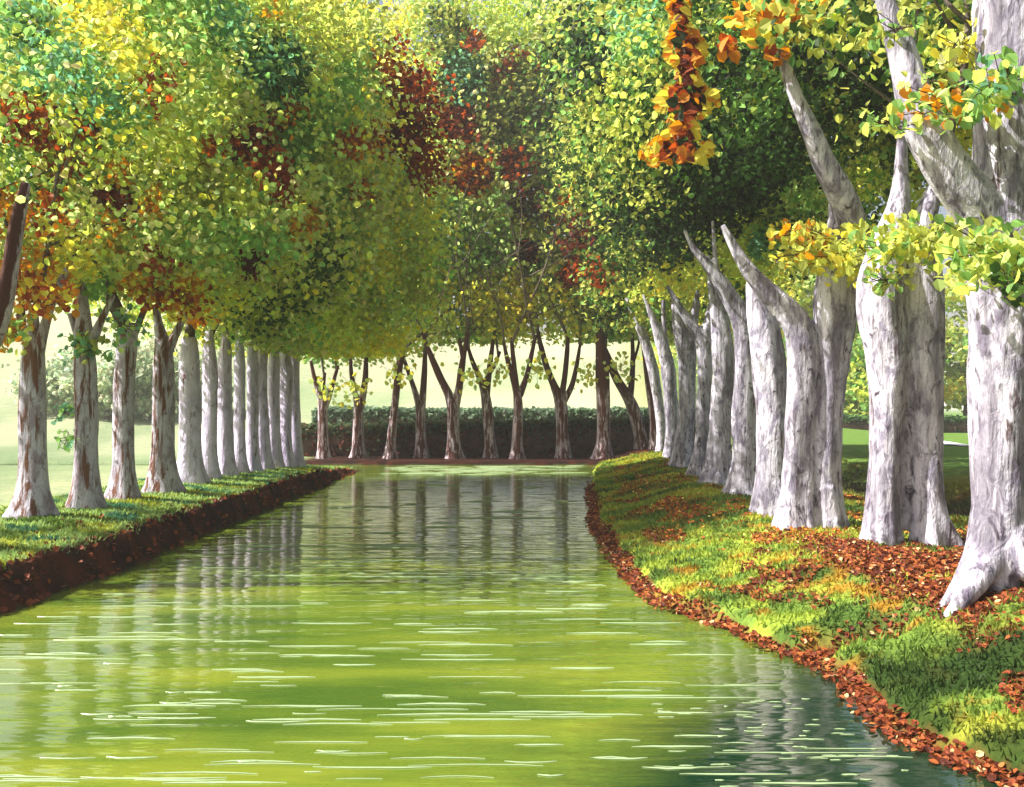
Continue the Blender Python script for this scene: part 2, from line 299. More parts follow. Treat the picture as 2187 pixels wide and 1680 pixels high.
# ------------------------------------------------------------------ leaves
LEAFSHAPE = np.array([(0, -0.5, 0), (-0.40, -0.22, 0.10), (-0.36, 0.22, 0.10), (0, 0.55, -0.03), (0.36, 0.22, 0.10), (0.40, -0.22, 0.10)])
def leaves_mesh(name, P, size, nrm, colors, parent, mat=None, lift=None, twig=False):
    P = np.asarray(P); k = len(P)
    nrm = nrm / (np.linalg.norm(nrm, axis=1, keepdims=True) + 1e-9)
    r = rng.normal(size=(k, 3)) if lift is None else lift + 0.25 * rng.normal(size=(k, 3))
    u = r - (r * nrm).sum(1, keepdims=True) * nrm; u /= (np.linalg.norm(u, axis=1, keepdims=True) + 1e-9)
    v = np.cross(nrm, u)
    sh_ = LEAFSHAPE[None] * (1 + 0.22 * (rng.random((k, 6, 1)) - 0.5))
    V = P[:, None] + size[:, None, None] * (sh_[..., 0:1] * v[:, None] + sh_[..., 1:2] * u[:, None] + sh_[..., 2:3] * nrm[:, None])
    b = (np.arange(k) * 6)[:, None]
    f = np.concatenate([b + np.array([0, 3, 2, 1]), b + np.array([0, 5, 4, 3])], 1).reshape(-1, 4)
    cc = np.repeat(colors, 6, 0); V = V.reshape(-1, 3)
    if twig:      # the twigs that carry the leaves
        lo, hi, md = P.min(0), P.max(0), P.mean(0); b0 = len(V); tv, tf = [], []
        far_ = np.argsort(-np.linalg.norm(P - md, axis=1))
        for q in range(22):
            e = P[far_[q % k]] if q < 14 else P[rng.integers(0, k)]; m1 = 0.5 * (e + md) + 0.04 * rng.normal(size=3)
            for (p0, p1) in ((md, m1), (m1, e)):
                c_ = b0 + len(tv)
                for w_ in ((0.006, 0, 0), (0, 0, 0.006), (-0.006, 0, 0), (0, 0, -0.006)): tv.append(p0 + np.array(w_))
                for w_ in ((0.004, 0, 0), (0, 0, 0.004), (-0.004, 0, 0), (0, 0, -0.004)): tv.append(p1 + np.array(w_))
                tf += [(c_ + i, c_ + (i + 1) % 4, c_ + 4 + (i + 1) % 4, c_ + 4 + i) for i in range(4)]
        c_ = b0 + len(tv)      # main twig along the spray
        e0, e1 = np.array([lo[0], md[1], md[2]]), np.array([hi[0], md[1], md[2]])
        if hi[2] - lo[2] > hi[0] - lo[0]: e0, e1 = np.array([md[0], md[1], lo[2]]), np.array([md[0], md[1], hi[2]])
        a_ = int(hi[2] - lo[2] > hi[0] - lo[0]) * 2; e0, e1 = P[P[:, a_].argmin()], P[P[:, a_].argmax()]
        pts_ = [e0, e0 * 0.5 + md * 0.5 + np.array([0, 0, 0.06]), md, e1 * 0.5 + md * 0.5 + np.array([0, 0, 0.05]), e1]
        for p0 in pts_:
            for w_ in ((0.003, 0, 0), (0, 0.004, 0.004), (-0.003, 0, 0), (0, -0.004, -0.004)): tv.append(p0 + np.array(w_))
        for g_ in range(4): tf += [(c_ + 4 * g_ + i, c_ + 4 * g_ + (i + 1) % 4, c_ + 4 * g_ + 4 + (i + 1) % 4, c_ + 4 * g_ + 4 + i) for i in range(4)]
        V = np.vstack([V, tv]); f = np.vstack([f, tf]); cc = np.vstack([cc, np.tile([0.10, 0.07, 0.05], (len(tv), 1))])
    return mesh_np(name, V, f, mat or M_LEAF, parent, col=cc, smooth=False)
PAL = dict(Y=(0.72, 0.64, 0.09), YG=(0.62, 0.68, 0.15), LG=(0.50, 0.64, 0.22), G=(0.22, 0.40, 0.11), BG=(0.15, 0.34, 0.20), OL=(0.38, 0.42, 0.10),
           DG=(0.045, 0.10, 0.025), BK=(0.018, 0.03, 0.014), O=(0.62, 0.25, 0.03), R=(0.33, 0.07, 0.02), M=(0.10, 0.022, 0.013), P=(0.62, 0.62, 0.28))
PAL = {k: np.array(v) for k, v in PAL.items()}
crowns = []      # (tree, P, size, nrm, basepalette) gathered first, coloured once all crowns stand
def crown_points(c, r, n, clump=0.75, ncl=None, size=0.17, inner=0.45, flat_bottom=None, cut=None):
    c = np.array(c, float); r = np.array(r, float)
    ncl = ncl or max(10, n // 110)
    d = rng.normal(size=(ncl, 3)); d /= (np.abs(d) ** 3.2).sum(1, keepdims=True) ** (1 / 3.2)
    rad = inner + (1 - inner) * rng.random((ncl, 1)) ** 0.6
    cc = c + d * rad * r
    w_ = rng.integers(0, ncl, n)
    off = rng.normal(size=(n, 3)) * np.array([1, 1, 0.7]) * clump * (0.6 + 0.6 * rng.random((n, 1)))
    P = cc[w_] + off
    nr = (P - c) / r; nr = 0.6 * nr / (np.linalg.norm(nr, axis=1, keepdims=True) + 1e-6) + np.array([0, -0.25, 0.35]) + 0.85 * rng.normal(size=(n, 3))
    cb = rng.random(ncl)[w_]
    if flat_bottom is not None:
        zb = flat_bottom + 0.9 * (fbm(P[:, 0] * 0.6, P[:, 1] * 0.6, 3.0) - 0.5)
        k = P[:, 2] > zb; P, nr, cb = P[k], nr[k], cb[k]
    if cut is not None:
        k = cut(P); P, nr, cb = P[k], nr[k], cb[k]
    s = size * (0.75 + 0.5 * rng.random(len(P)))
    return P, s, nr, cb
# ------------------------------------------------------------------ trunks
def tube(pts, rads, seg=18, flare=0.0, lobes=0.10, seed=0, zground=None, step=0.16, close=True, rough=0.03, toes=5):
    """swept limb; pts (k,3), rads (k). returns V, F(quads), frac along"""
    pts = np.asarray(pts, float); rads = np.asarray(rads, float)
    L = np.r_[0, np.cumsum(np.linalg.norm(np.diff(pts, axis=0), axis=1))]
    ns = max(3, int(L[-1] / step)); t = np.linspace(0, L[-1], ns)
    # smooth resample
    def sm(a):
        v_ = np.interp(t, L, a)
        k = np.array([1, 2, 3, 2, 1.]) / 9
        vp = np.pad(v_, 2, mode='edge'); vp[:2] = 2 * v_[0] - v_[[2, 1]] ; vp[-2:] = 2 * v_[-1] - v_[[-2, -3]]
        return np.convolve(vp, k, 'valid')
    C_ = np.stack([sm(pts[:, i]) for i in range(3)], 1); R_ = np.maximum(sm(rads), 0.004)
    T = np.gradient(C_, axis=0); T /= np.linalg.norm(T, axis=1, keepdims=True)
    ref = np.array([0, 1., 0]); U = np.cross(T, ref); U /= np.linalg.norm(U, axis=1, keepdims=True) + 1e-9; W = np.cross(U, T)
    th = np.linspace(0, 2 * math.pi, seg, endpoint=False)
    rs = np.random.RandomState(seed); ph = rs.rand(6) * 6.28
    h = t[:, None]; tt = th[None]
    mod = 1 + lobes * (0.6 * np.cos(2 * tt + ph[0] + 0.25 * h) + 0.5 * np.cos(3 * tt + ph[1] - 0.3 * h))
    mod = mod + rough * 8 * (fbm(np.cos(tt) * 1.3 + seed, np.sin(tt) * 1.3, h * 1.1) - 0.5) + rough * 3 * (fbm(np.cos(tt) * 4 + seed, np.sin(tt) * 4, h * 4) - 0.5)
    if flare:
        hz = (C_[:, 2] - (zground if zground is not None else C_[0, 2]))[:, None]
        fl = np.exp(-np.maximum(hz, 0) / 0.33)
        mod = mod + flare * fl * (0.55 + 0.75 * np.maximum(0, np.cos(toes * tt + ph[2])) ** 1.5) + 0.25 * flare * np.exp(-np.maximum(hz, 0) / 0.9)
    rr = R_[:, None] * mod
    V = C_[:, None] + rr[..., None] * (np.cos(tt)[..., None] * U[:, None] + np.sin(tt)[..., None] * W[:, None])
    V = V.reshape(-1, 3)
    i = np.arange(ns - 1)[:, None]; j = np.arange(seg)[None]; jn = (j + 1) % seg
    Fq = np.stack([i * seg + j, i * seg + jn, (i + 1) * seg + jn, (i + 1) * seg + j], -1).reshape(-1, 4)
    nv = len(V)
    if close:
        V = np.vstack([V, C_[0], C_[-1]])
        jj = np.arange(seg); jn = (jj + 1) % seg
        c0 = np.stack([np.full(seg, nv), jn, jj, np.full(seg, nv)], -1); c1 = np.stack([np.full(seg, nv + 1), (ns - 1) * seg + jj, (ns - 1) * seg + jn, np.full(seg, nv + 1)], -1)
        tri = np.vstack([c0[:, :3], c1[:, :3]])
    else: tri = np.zeros((0, 3), int)
    nrm = np.cos(tt)[..., None] * U[:, None] + np.sin(tt)[..., None] * W[:, None]
    side = np.r_[nrm[..., 1].ravel() * -1, [0] * (2 if close else 0)]
    return V, Fq, tri, side
def trunk_object(tubes, mat, parent, voxel=None, sidefn=None, name='trunk'):
    Vs, fs, sd, o = [], [], [], 0
    for V, Fq, tri, side in tubes:
        Vs.append(V); sd.append(side)
        fs += [tuple(int(a) for a in q + o) for q in Fq] + [tuple(int(a) for a in q + o) for q in tri]; o += len(V)
    V = np.vstack(Vs)
    me = bpy.data.meshes.new(name); me.from_pydata([tuple(v_) for v_ in V.tolist()], [], fs); me.update()
    a = me.attributes.new('side', 'FLOAT', 'POINT'); s_ = np.concatenate(sd).astype(np.float32)
    if sidefn is not None: s_ = sidefn(V, s_).astype(np.float32)
    a.data.foreach_set('value', s_)
    ob = bpy.data.objects.new(name, me); COL.objects.link(ob)
    if voxel:
        md = ob.modifiers.new('r', 'REMESH'); md.mode = 'VOXEL'; md.voxel_size = voxel; md.use_smooth_shade = True
        ms = ob.modifiers.new('s', 'SMOOTH'); ms.iterations = 5; ms.factor = 0.5
        dg = bpy.context.evaluated_depsgraph_get(); me2 = bpy.data.meshes.new_from_object(ob.evaluated_get(dg))
        ob.modifiers.clear(); ob.data = me2; bpy.data.meshes.remove(me); me = me2
    for p in me.polygons: p.use_smooth = True
    me.materials.clear(); me.materials.append(mat)
    ob.parent = parent; ob.location = -Vector(parent.location)
    return ob
def limb(pts, Y, dY=None):
    """pts: (x, y, half width) measured in the picture for a tree standing at depth Y -> 3-D points and radii"""
    P, R = [], []
    for i, p in enumerate(pts):
        d = Y + (p[3] if len(p) > 3 else 0); P.append(px(p[0], p[1], d)); R.append(p[2] / F * d)
    return np.array(P), np.array(R)
def wander(start, dirv, L, r0, n=7, curl=0.25, up=0.15):
    P = [np.array(start, float)]; d = np.array(dirv, float); d /= np.linalg.norm(d)
    for i in range(n):
        d = d + curl * rng.normal(size=3) * 0.5 + np.array([0, 0, up * 0.3]); d /= np.linalg.norm(d); P.append(P[-1] + d * L / n)
    return np.array(P), np.linspace(r0, r0 * 0.15, n + 1)
def inner_limbs(tips, nb=3, L=3.5):
    """boughs that carry on up into the crown from each fork tip"""
    out = []
    for (p, r) in tips:
        a = wander(p, (rng.normal() * 0.3, rng.normal() * 0.3, 1), L, max(r * 0.95, 0.02)); out.append(a)
        for k in range(nb):
            q = a[0][rng.integers(1, 5)]; out.append(wander(q, (rng.normal(), rng.normal() * 0.7, 0.6 + 0.5 * rng.random()), L * 0.6, max(r * 0.45, 0.012), n=5))
    return out
def G0(x, y): return float(ground_z(np.array(x), np.array(y)))
TREES = {}
def make_tree(base, label, limbs, mat, Y, flare=0.5, rough=0.03, voxel=None, seg=18, group=None, seed=0, sidefn=None, innerL=3.5, nb=3, lobes=0.1, toes=5, inner=True, name='plane_tree', step=0.16):
    """limbs: list of px limb lists; the first ones start at the ground"""
    bx, by = base; gz = G0(bx, by)
    t = thing(name, (bx, by, gz), label, 'tree', group)
    tb, tips = [], []
    for i, lm in enumerate(limbs):
        root = lm[0] == 'root'
        P, R = limb(lm[1:] if isinstance(lm[0], str) else lm, Y)
        if root:
            P[0, 2] = gz - 0.18
        if lm[0] == 'toe':
            P[-2, 2] = G0(P[-2, 0], P[-2, 1]) + 0.35 * R[-2]; P[-1, 2] = G0(P[-1, 0], P[-1, 1]) - 0.9 * R[-1]
        tb.append(tube(P, R, seg=seg, flare=flare if root else 0, lobes=lobes, seed=seed * 7 + i, zground=gz, toes=toes, step=step, rough=rough if mat is not M_BARK_R else 0.055))
        if lm[0] == 'limb' or (root and lm[-1][1] < 760): tips.append((P[-1] + 0.25 * (P[-2] - P[-1]) / max(1e-3, np.linalg.norm(P[-2] - P[-1])), R[-1]))
    if inner and not tips: 
        P, R = limb(limbs[0][1:], Y); tips = [(P[-1], R[-1])]
    trunk_object(tb, mat, t, voxel, sidefn)
    if inner:
        for tip in tips:      # one bough, with its side shoots, per fork tip
            tw = [tube(P, R, seg=7, lobes=0.05, seed=k, step=0.25) for k, (P, R) in enumerate(inner_limbs([tip], nb, innerL))]
            trunk_object(tw, M_BARK_T, t, name='branch')
    return t
def add_crown(t, ells, base='YG', dens=None):
    for e in ells:
        P, s, nr, cb = crown_points(**e); crowns.append([t, P, s, nr, cb, base])
def spray(t, P, s, colors, nrm=None, name='leaf_spray', lift=None):
    return leaves_mesh(name, P, s, nrm if nrm is not None else rng.normal(size=(len(P), 3)) + np.array([0, -0.9, 0.4]), colors, t, lift=lift, twig=True)
HB = EYE - 0.6
# ---- right row, near to far
def Yb(y, hb=HB): return F * hb / (y - HY)
Y1, Y2, Y3 = 9.3, 12.3, 13.9
RG = 'plane trees lining the right bank'
r1 = make_tree(((2130 - CX) / F * Y1, Y1), 'massive pale plane tree cut by the right edge, two long root toes at its foot',
    [('root', (2108, 1290, 50), (2128, 1170, 54), (2140, 1050, 58), (2146, 930, 66), (2150, 850, 76), (2150, 700, 86), (2152, 560, 80), (2160, 430, 74), (2165, 300, 74), (2160, 150, 70), (2155, 0, 68), (2160, -180, 60), (2170, -400, 45)),
     ('toe', (2140, 1080, 34, 0.05), (2110, 1150, 32, 0.0), (2072, 1205, 22, -0.1), (2036, 1240, 14, -0.2), (2002, 1264, 8, -0.28)),
     ('toe', (2135, 1130, 40, 0.0), (2112, 1200, 36, -0.14), (2078, 1250, 25, -0.3), (2046, 1280, 17, -0.42), (2016, 1300, 10, -0.5)),
     ('toe', (2170, 1130, 50, -0.1), (2200, 1230, 40, -0.3), (2240, 1290, 26, -0.4), (2290, 1330, 14, -0.5)),
     ('limb', (2130, 500, 60), (2095, 450, 56, -0.05), (2040, 385, 50, -0.1), (1985, 300, 46, -0.1), (1950, 210, 36, -0.1), (1930, 110, 30, -0.05), (1890, 0, 20, 0), (1860, -110, 15), (1850, -260, 9))],
    M_BARK_R, Y1, flare=0.15, voxel=0.022, seg=26, group=RG, seed=1, lobes=0.07)
r2 = make_tree(((1940 - CX) / F * Y2, Y2), 'double stemmed pale plane tree with a dark middle groove, second from the right edge',
    [('root', (1885, 1170, 38), (1886, 1060, 31), (1891, 930, 30), (1900, 800, 40), (1892, 720, 46), (1880, 640, 48), (1890, 540, 40), (1915, 470, 26), (1925, 400, 17), (1924, 340, 12), (1930, 240, 9)),
     ('root', (1990, 1160, 34), (1980, 1060, 28), (1975, 930, 31), (1968, 800, 40), (1968, 700, 42), (1965, 600, 44), (1960, 520, 34), (1975, 460, 22), (1995, 410, 18), (2030, 330, 12)),
     ('mid', (1932, 1130, 26, 0.16), (1932, 1020, 28, 0.18), (1931, 900, 32, 0.2), (1930, 760, 34, 0.25), (1925, 640, 48, 0.2), (1922, 560, 40, 0.15)),
     ('toe', (1990, 1080, 26, -0.05), (2010, 1130, 22, -0.1), (2035, 1165, 14, -0.15), (2062, 1182, 8, -0.2))],
    M_BARK_R, Y2, flare=0.35, voxel=0.022, seg=22, group=RG, seed=2, lobes=0.1)
r3 = make_tree(((1735 - CX) / F * Y3, Y3), 'broad pale plane tree with a wide low fork and one long bare bough leaning left',
    [('root', (1700, 1125, 32), (1704, 1030, 31), (1710, 900, 32), (1716, 790, 34), (1712, 715, 34), (1695, 672, 29), (1655, 640, 24), (1615, 600, 19), (1585, 560, 14), (1565, 520, 11), (1543, 480, 6)),
     ('root', (1770, 1110, 28), (1765, 1030, 27), (1770, 900, 28), (1776, 790, 35), (1782, 710, 42), (1782, 640, 50), (1790, 560, 44), (1800, 500, 36), (1795, 460, 26), (1782, 430, 14)),
     ('mid', (1736, 1040, 24, 0.2), (1740, 900, 32, 0.22), (1745, 780, 38, 0.2), (1744, 712, 36, 0.12)),
     ('limb', (1815, 540, 36, 0), (1822, 475, 29, -0.2), (1795, 410, 26, -0.4), (1760, 350, 23, -0.5), (1738, 285, 19, -0.6), (1705, 220, 16, -0.6), (1690, 180, 15, -0.6), (1675, 130, 12, -0.6), (1655, 75, 8, -0.6)),
     ('toe', (1765, 1040, 24, -0.1), (1780, 1085, 20, -0.15), (1800, 1112, 12, -0.2))],
    M_BARK_R, Y3, inner=False, flare=0.45, voxel=0.024, seg=22, group=RG, seed=3, lobes=0.1)
# x, base y, label, limbs
rr = [
 (1648, 1102, 'slim pale plane trunk pressed close behind the left shoulder of the wide forked tree', [('root', (1648, 1105, 30), (1650, 1000, 29), (1652, 880, 32), (1643, 780, 35), (1632, 700, 32), (1615, 650, 20), (1602, 600, 9))]),
 (1588, 1065, 'pale plane tree whose long kinked bough reaches up left beside a thin dark upright stem', [('root', (1585, 1062, 27), (1592, 980, 25), (1592, 880, 26), (1598, 790, 29), (1600, 730, 28), (1585, 680, 22), (1555, 630, 17), (1530, 590, 14), (1505, 558, 10), (1480, 535, 7), (1462, 490, 4)),
      ('limb', (1608, 740, 20), (1612, 690, 15), (1600, 640, 8)), ('limb', (1532, 600, 8), (1526, 540, 6), (1522, 470, 4))]),
 (1532, 1040, 'straight pale plane trunk with a single pointed top, between two forked trees', [('root', (1528, 1040, 27), (1535, 960, 23), (1540, 860, 23), (1545, 770, 24), (1540, 700, 21), (1527, 640, 14), (1518, 590, 9), (1512, 545, 5))]),
 (1495, 1020, 'narrow pale plane tree with a short sharp fork and a bough curling up left', [('root', (1490, 1020, 20), (1500, 940, 16), (1502, 850, 15), (1506, 770, 17), (1502, 725, 16), (1475, 690, 12), (1450, 655, 9), (1437, 630, 7), (1424, 608, 4)), ('limb', (1505, 740, 14), (1512, 690, 10), (1518, 650, 6))]),
 (1462, 1000, 'pale plane trunk with tapered top and a dark stub rising at its right', [('root', (1455, 1000, 20), (1462, 930, 17), (1468, 850, 18), (1466, 770, 18), (1452, 710, 14), (1443, 660, 9), (1437, 630, 5)), ('limb', (1472, 760, 12), (1480, 700, 10), (1486, 650, 8), (1490, 618, 4))]),
 (1432, 978, 'far pale plane tree splitting low into two thin upright horns', [('root', (1434, 978, 14), (1436, 920, 13), (1432, 850, 15), (1428, 790, 16), (1418, 745, 14), (1398, 690, 9), (1385, 655, 6), (1373, 628, 3)), ('limb', (1422, 750, 10), (1418, 700, 6), (1417, 640, 4))]),
 (1412, 966, 'farthest pale plane tree of the right row, its long bare top leaning toward the canal', [('root', (1414, 966, 11), (1412, 910, 10), (1405, 850, 11), (1395, 790, 12), (1378, 730, 11), (1355, 675, 8), (1340, 640, 5), (1324, 606, 3))])]
right = [r1, r2, r3]; RY = [Y1, Y2, Y3]
for k, (x, yb, lab, lm) in enumerate(rr):
    Yt = Yb(yb); right.append(make_tree(((x - CX) / F * Yt, Yt), lab, lm, M_BARK_R, Yt, flare=0.55, voxel=0.03 if k < 3 else 0.045, seg=16, group=RG, seed=10 + k, lobes=0.12, inner=False)); RY.append(Yt)
# ---- left row
LG_ = 'plane trees lining the left bank'
def left_side(V, s): return s * 0 + 0.15
ll = [
 (65, 1108, 'leftmost whole plane trunk, grey brown with three raised boughs and spreading root foot', [('root', (72, 1110, 30), (72, 1020, 24), (72, 900, 25), (72, 800, 24), (72, 745, 22), (72, 700, 11), (70, 650, 8)), ('limb', (66, 760, 14), (52, 710, 9), (40, 670, 7)), ('limb', (80, 755, 14), (93, 705, 10), (113, 640, 8), (130, 600, 7), (158, 548, 4))]),
 (182, 1088, 'second whole trunk from the left, brown flecked, with a bough slanting right', [('root', (180, 1090, 24), (183, 1000, 21), (185, 880, 21), (182, 780, 21), (180, 720, 18), (178, 650, 11), (174, 600, 7)), ('limb', (178, 745, 13), (160, 700, 8), (148, 670, 5)), ('limb', (190, 745, 14), (208, 700, 9), (225, 665, 7), (243, 630, 4))]),
 (263, 1068, 'third trunk from the left, knobbly with a rust red right edge and no fork', [('root', (262, 1068, 24), (265, 980, 21), (264, 890, 22), (266, 800, 21), (270, 740, 20), (272, 690, 17)), ('limb', (278, 800, 10), (285, 740, 10), (288, 690, 8))]),
 (347, 1052, 'fourth trunk from the left, lavender grey with a wide two pronged fork', [('root', (346, 1052, 25), (348, 970, 21), (350, 880, 21), (350, 800, 22), (350, 740, 20), (340, 700, 10), (332, 650, 7)), ('limb', (356, 750, 14), (376, 712, 9), (395, 672, 7), (412, 640, 4))]),
 (403, 1034, 'fifth trunk from the left, grey with its top lost in low leaves', [('root', (406, 1034, 23), (405, 950, 21), (404, 850, 21), (404, 770, 20), (404, 720, 14))]),
]
more = [(447, 1024), (483, 1018), (512, 1012), (538, 1008), (562, 1004), (585, 1000), (608, 997), (631, 994)]
labs = ['sixth trunk from the left, straight lavender column with rusty patch low down', 'seventh trunk from the left, smooth lavender column in the tight part of the row', 'eighth trunk from the left, lavender column showing a few dark flecks at mid height',
        'ninth trunk from the left, slender lavender column hemmed in by its neighbours', 'tenth trunk from the left, slender lavender column third before the row bunches up', 'eleventh trunk from the left, pale column third from the far end of the left row',
        'twelfth trunk from the left, pale column next to last before the canal bend', 'last trunk of the left row, pale column standing right at the canal bend']
for (x, y), lab in zip(more, labs):
    hw = (17 if x < 500 else 14) + random.uniform(-1.5, 2); le = random.uniform(-4, 4)
    ll.append((x, y, lab, [('root', (x + 1, y, hw + 1), (x, y - 70, hw - 1), (x + le, 860, hw - 1 + random.uniform(-1, 1)), (x + le * 1.5, 790, hw), (x, 750, hw - 3), (x + random.uniform(-6, 6), 700, 7))]))
left, LY = [], []
for k, (x, yb, lab, lm) in enumerate(ll):
    Yt = Yb(yb); left.append(make_tree(((x - CX) / F * Yt, Yt), lab, lm, M_BARK_L if k < 4 else M_BARK_P, Yt, flare=0.75 if k < 5 else 0.6, seg=20, group=LG_, seed=40 + k, lobes=0.12, sidefn=None, innerL=4.5, step=0.12)); LY.append(Yt)
Y0 = 12.2
l0 = make_tree(((-90 - CX) / F * Y0, Y0), 'plane tree beyond the left edge of the view, only its dark leaning bough showing', [('root', (-90, 1190, 34), (-88, 1000, 30), (-80, 860, 30), (-40, 760, 24), (0, 680, 19), (18, 600, 16), (32, 500, 15), (48, 420, 13), (55, 390, 9))], M_BARK_C, Y0, flare=0.6, seed=77, inner=False)
# ---- far row across the end of the canal
CG = 'plane trees along the far bank'
YC = 41.0
cc = [
 (692, 985, 'forked brown tree farthest left on the far bank, three thin prongs', [('root', (692, 985, 13), (690, 930, 10), (690, 880, 10), (690, 860, 9), (680, 835, 5), (670, 800, 4), (664, 770, 3)), ('limb', (690, 870, 7), (690, 830, 4), (694, 795, 3)), ('limb', (693, 872, 7), (703, 848, 5), (712, 815, 4), (722, 780, 3))]),
 (767, 985, 'brown tree with a narrow even fork, second from left on the far bank', [('root', (767, 987, 14), (765, 930, 11), (766, 880, 11), (765, 862, 9), (757, 835, 5), (750, 800, 5), (748, 760, 3)), ('limb', (768, 872, 9), (776, 840, 7), (781, 800, 6), (782, 760, 4))]),
 (835, 985, 'single unforked brown trunk leaning right on the far bank', [('root', (832, 985, 13), (836, 940, 10), (842, 880, 8), (847, 830, 8), (852, 780, 8), (862, 740, 5))]),
 (897, 985, 'brown tree with two long straight prongs, left of the thick dark limbed one', [('root', (900, 987, 13), (899, 930, 10), (898, 875, 10), (888, 840, 6), (876, 805, 5), (862, 765, 4), (855, 735, 3)), ('limb', (899, 880, 9), (904, 840, 7), (907, 790, 6), (908, 745, 4))]),
 (970, 980, 'brown tree with a thick dark left limb and a right limb split in two tips', [('root', (970, 983, 16), (968, 930, 12), (968, 870, 13), (960, 845, 10), (942, 810, 8), (925, 770, 7), (910, 735, 5), (900, 700, 3)), ('limb', (970, 870, 11), (980, 835, 8), (986, 790, 7), (990, 760, 6), (996, 730, 4), (998, 700, 3)), ('limb', (989, 765, 5), (984, 740, 4), (980, 722, 3))]),
 (1045, 978, 'slightly bent brown tree with a crooked left prong on the far bank', [('root', (1048, 980, 14), (1045, 930, 11), (1040, 870, 12), (1035, 832, 10), (1022, 800, 6), (1008, 770, 5), (998, 735, 3)), ('limb', (1038, 840, 9), (1045, 790, 6), (1050, 750, 5), (1055, 712, 3)), ('limb', (1045, 800, 4), (1058, 778, 4), (1068, 750, 3))]),
 (1103, 978, 'three pronged brown tree near the middle of the far bank with pale right prong', [('root', (1105, 980, 14), (1105, 930, 11), (1107, 870, 11), (1106, 838, 10), (1095, 805, 6), (1083, 765, 5), (1075, 725, 3)), ('limb', (1106, 845, 7), (1098, 780, 5), (1092, 720, 4)), ('limb', (1110, 845, 8), (1125, 805, 6), (1135, 760, 5), (1144, 715, 4))]),
 (1203, 975, 'wide three pronged brown tree on the far bank standing alone', [('root', (1204, 978, 15), (1202, 930, 12), (1200, 870, 13), (1195, 848, 11), (1180, 815, 7), (1165, 775, 6), (1153, 730, 5), (1148, 700, 3)), ('limb', (1198, 855, 8), (1206, 810, 6), (1211, 760, 6), (1214, 712, 4)), ('limb', (1204, 858, 8), (1222, 825, 6), (1232, 780, 5), (1240, 730, 3))]),
 (1287, 975, 'thick straight dark brown trunk on the far bank near the right bank point', [('root', (1288, 975, 17), (1290, 920, 13), (1289, 860, 14), (1286, 800, 14), (1283, 740, 11), (1280, 700, 7))]),
 (1368, 960, 'brown tree leaning left with a broad crossed fork, behind the right bank point', [('root', (1374, 962, 14), (1365, 920, 12), (1352, 870, 13), (1340, 845, 11), (1318, 812, 9), (1300, 770, 8), (1286, 735, 6)), ('limb', (1345, 855, 8), (1350, 810, 6), (1352, 765, 5), (1350, 705, 3)), ('limb', (1352, 775, 3), (1362, 745, 3), (1368, 715, 2))]),
 (1400, 955, 'dark brown far bank tree half hidden by the pale right row', [('root', (1402, 955, 12), (1398, 900, 10), (1392, 850, 10), (1385, 810, 8), (1378, 770, 5), (1372, 735, 3)), ('limb', (1394, 850, 8), (1398, 800, 7), (1392, 760, 5))])]
def backlit_side(V, s): return np.maximum(s, 0.0) * 0.55 + 0.75 * sstep(3.0, 4.2, V[:, 2]) - 0.02  # camera-facing cores and forks darkened: backlit shade painted into the bark
far = []
for k, (x, yb, lab, lm) in enumerate(cc):
    Yt = YC + (0.4 if k % 2 else -0.2)
    far.append(make_tree(((x - CX) / F * Yt, Yt), lab, lm, M_BARK_C, Yt, flare=0.45, seg=14, group=CG, seed=80 + k, sidefn=backlit_side, innerL=7, nb=4))
# ------------------------------------------------------------------ crowns
LEAF = 0.17
for k, (t, Yt) in enumerate(zip(left, LY)):
    x = t.location.x
    near = Yt < 23
    top = 3.6 + 0.47 * Yt if Yt < 24 else 15.0
    cz = (4.2 + top) / 2; rz = (top - 4.2) / 2 + 0.5
    n_ = 17000 if near else 9000
    add_crown(t, [dict(c=(x + 0.6, Yt + 0.6, cz + 0.2), r=(3.9, 1.9 if near else 1.7, rz), n=n_, size=0.112 + 0.0038 * (Yt - 14), flat_bottom=(4.75 if k < 4 else 4.05), clump=0.6)], 'YG')
for k, (bx, by, h, lab) in enumerate([(6.6, 2.6, 13, 'plane tree on the right bank beside the viewer, unseen, added to block sky light'),
        (7.0, -3.4, 13, 'plane tree on the right bank behind the viewer, added to block sky light'), (14.5, 6.5, 13, 'plane tree standing back from the right bank, unseen, added to block sky light'), (12.5, 0.5, 13, 'plane tree standing back from the right bank behind the viewer, added to block sky light')]):
    t = thing('plane_tree', (bx, by, G0(bx, by)), lab, 'tree')  # added unseen trees that block sky light from the trunks
    gz = G0(bx, by); trunk_object([tube([(bx, by, gz - .2), (bx + .05, by, 2.2), (bx, by, 4.4), (bx + .2, by, 7.5), (bx, by, 10)], [.42, .34, .36, .2, .07], seg=16, flare=.5, zground=gz, seed=120 + k)], M_BARK_R, t)
    P, s, nr, cb = crown_points(c=(bx + (0.8 if bx < 0 else 0.5), by, 4.9 + (h - 4.9) / 2), r=(4.0, 2.6, (h - 4.9) / 2), n=7000, size=0.24, flat_bottom=5.2, clump=0.7)
    kk = ~((P[:, 1] > 0.5) & (np.abs(P[:, 0]) < 0.64 * P[:, 1] + 0.25) & (P[:, 2] - EYE < 0.52 * P[:, 1] + 0.6))       # leaves inside the camera view are dropped from these added trees
    crowns.append([t, P[kk], s[kk], nr[kk], cb[kk], 'OL'])
for x in (l0,):
    add_crown(x, [dict(c=(-9.2, 13.2, 6.7), r=(3.4, 1.8, 2.4), n=5500, size=0.11, flat_bottom=5.0, clump=0.5)], 'YG')
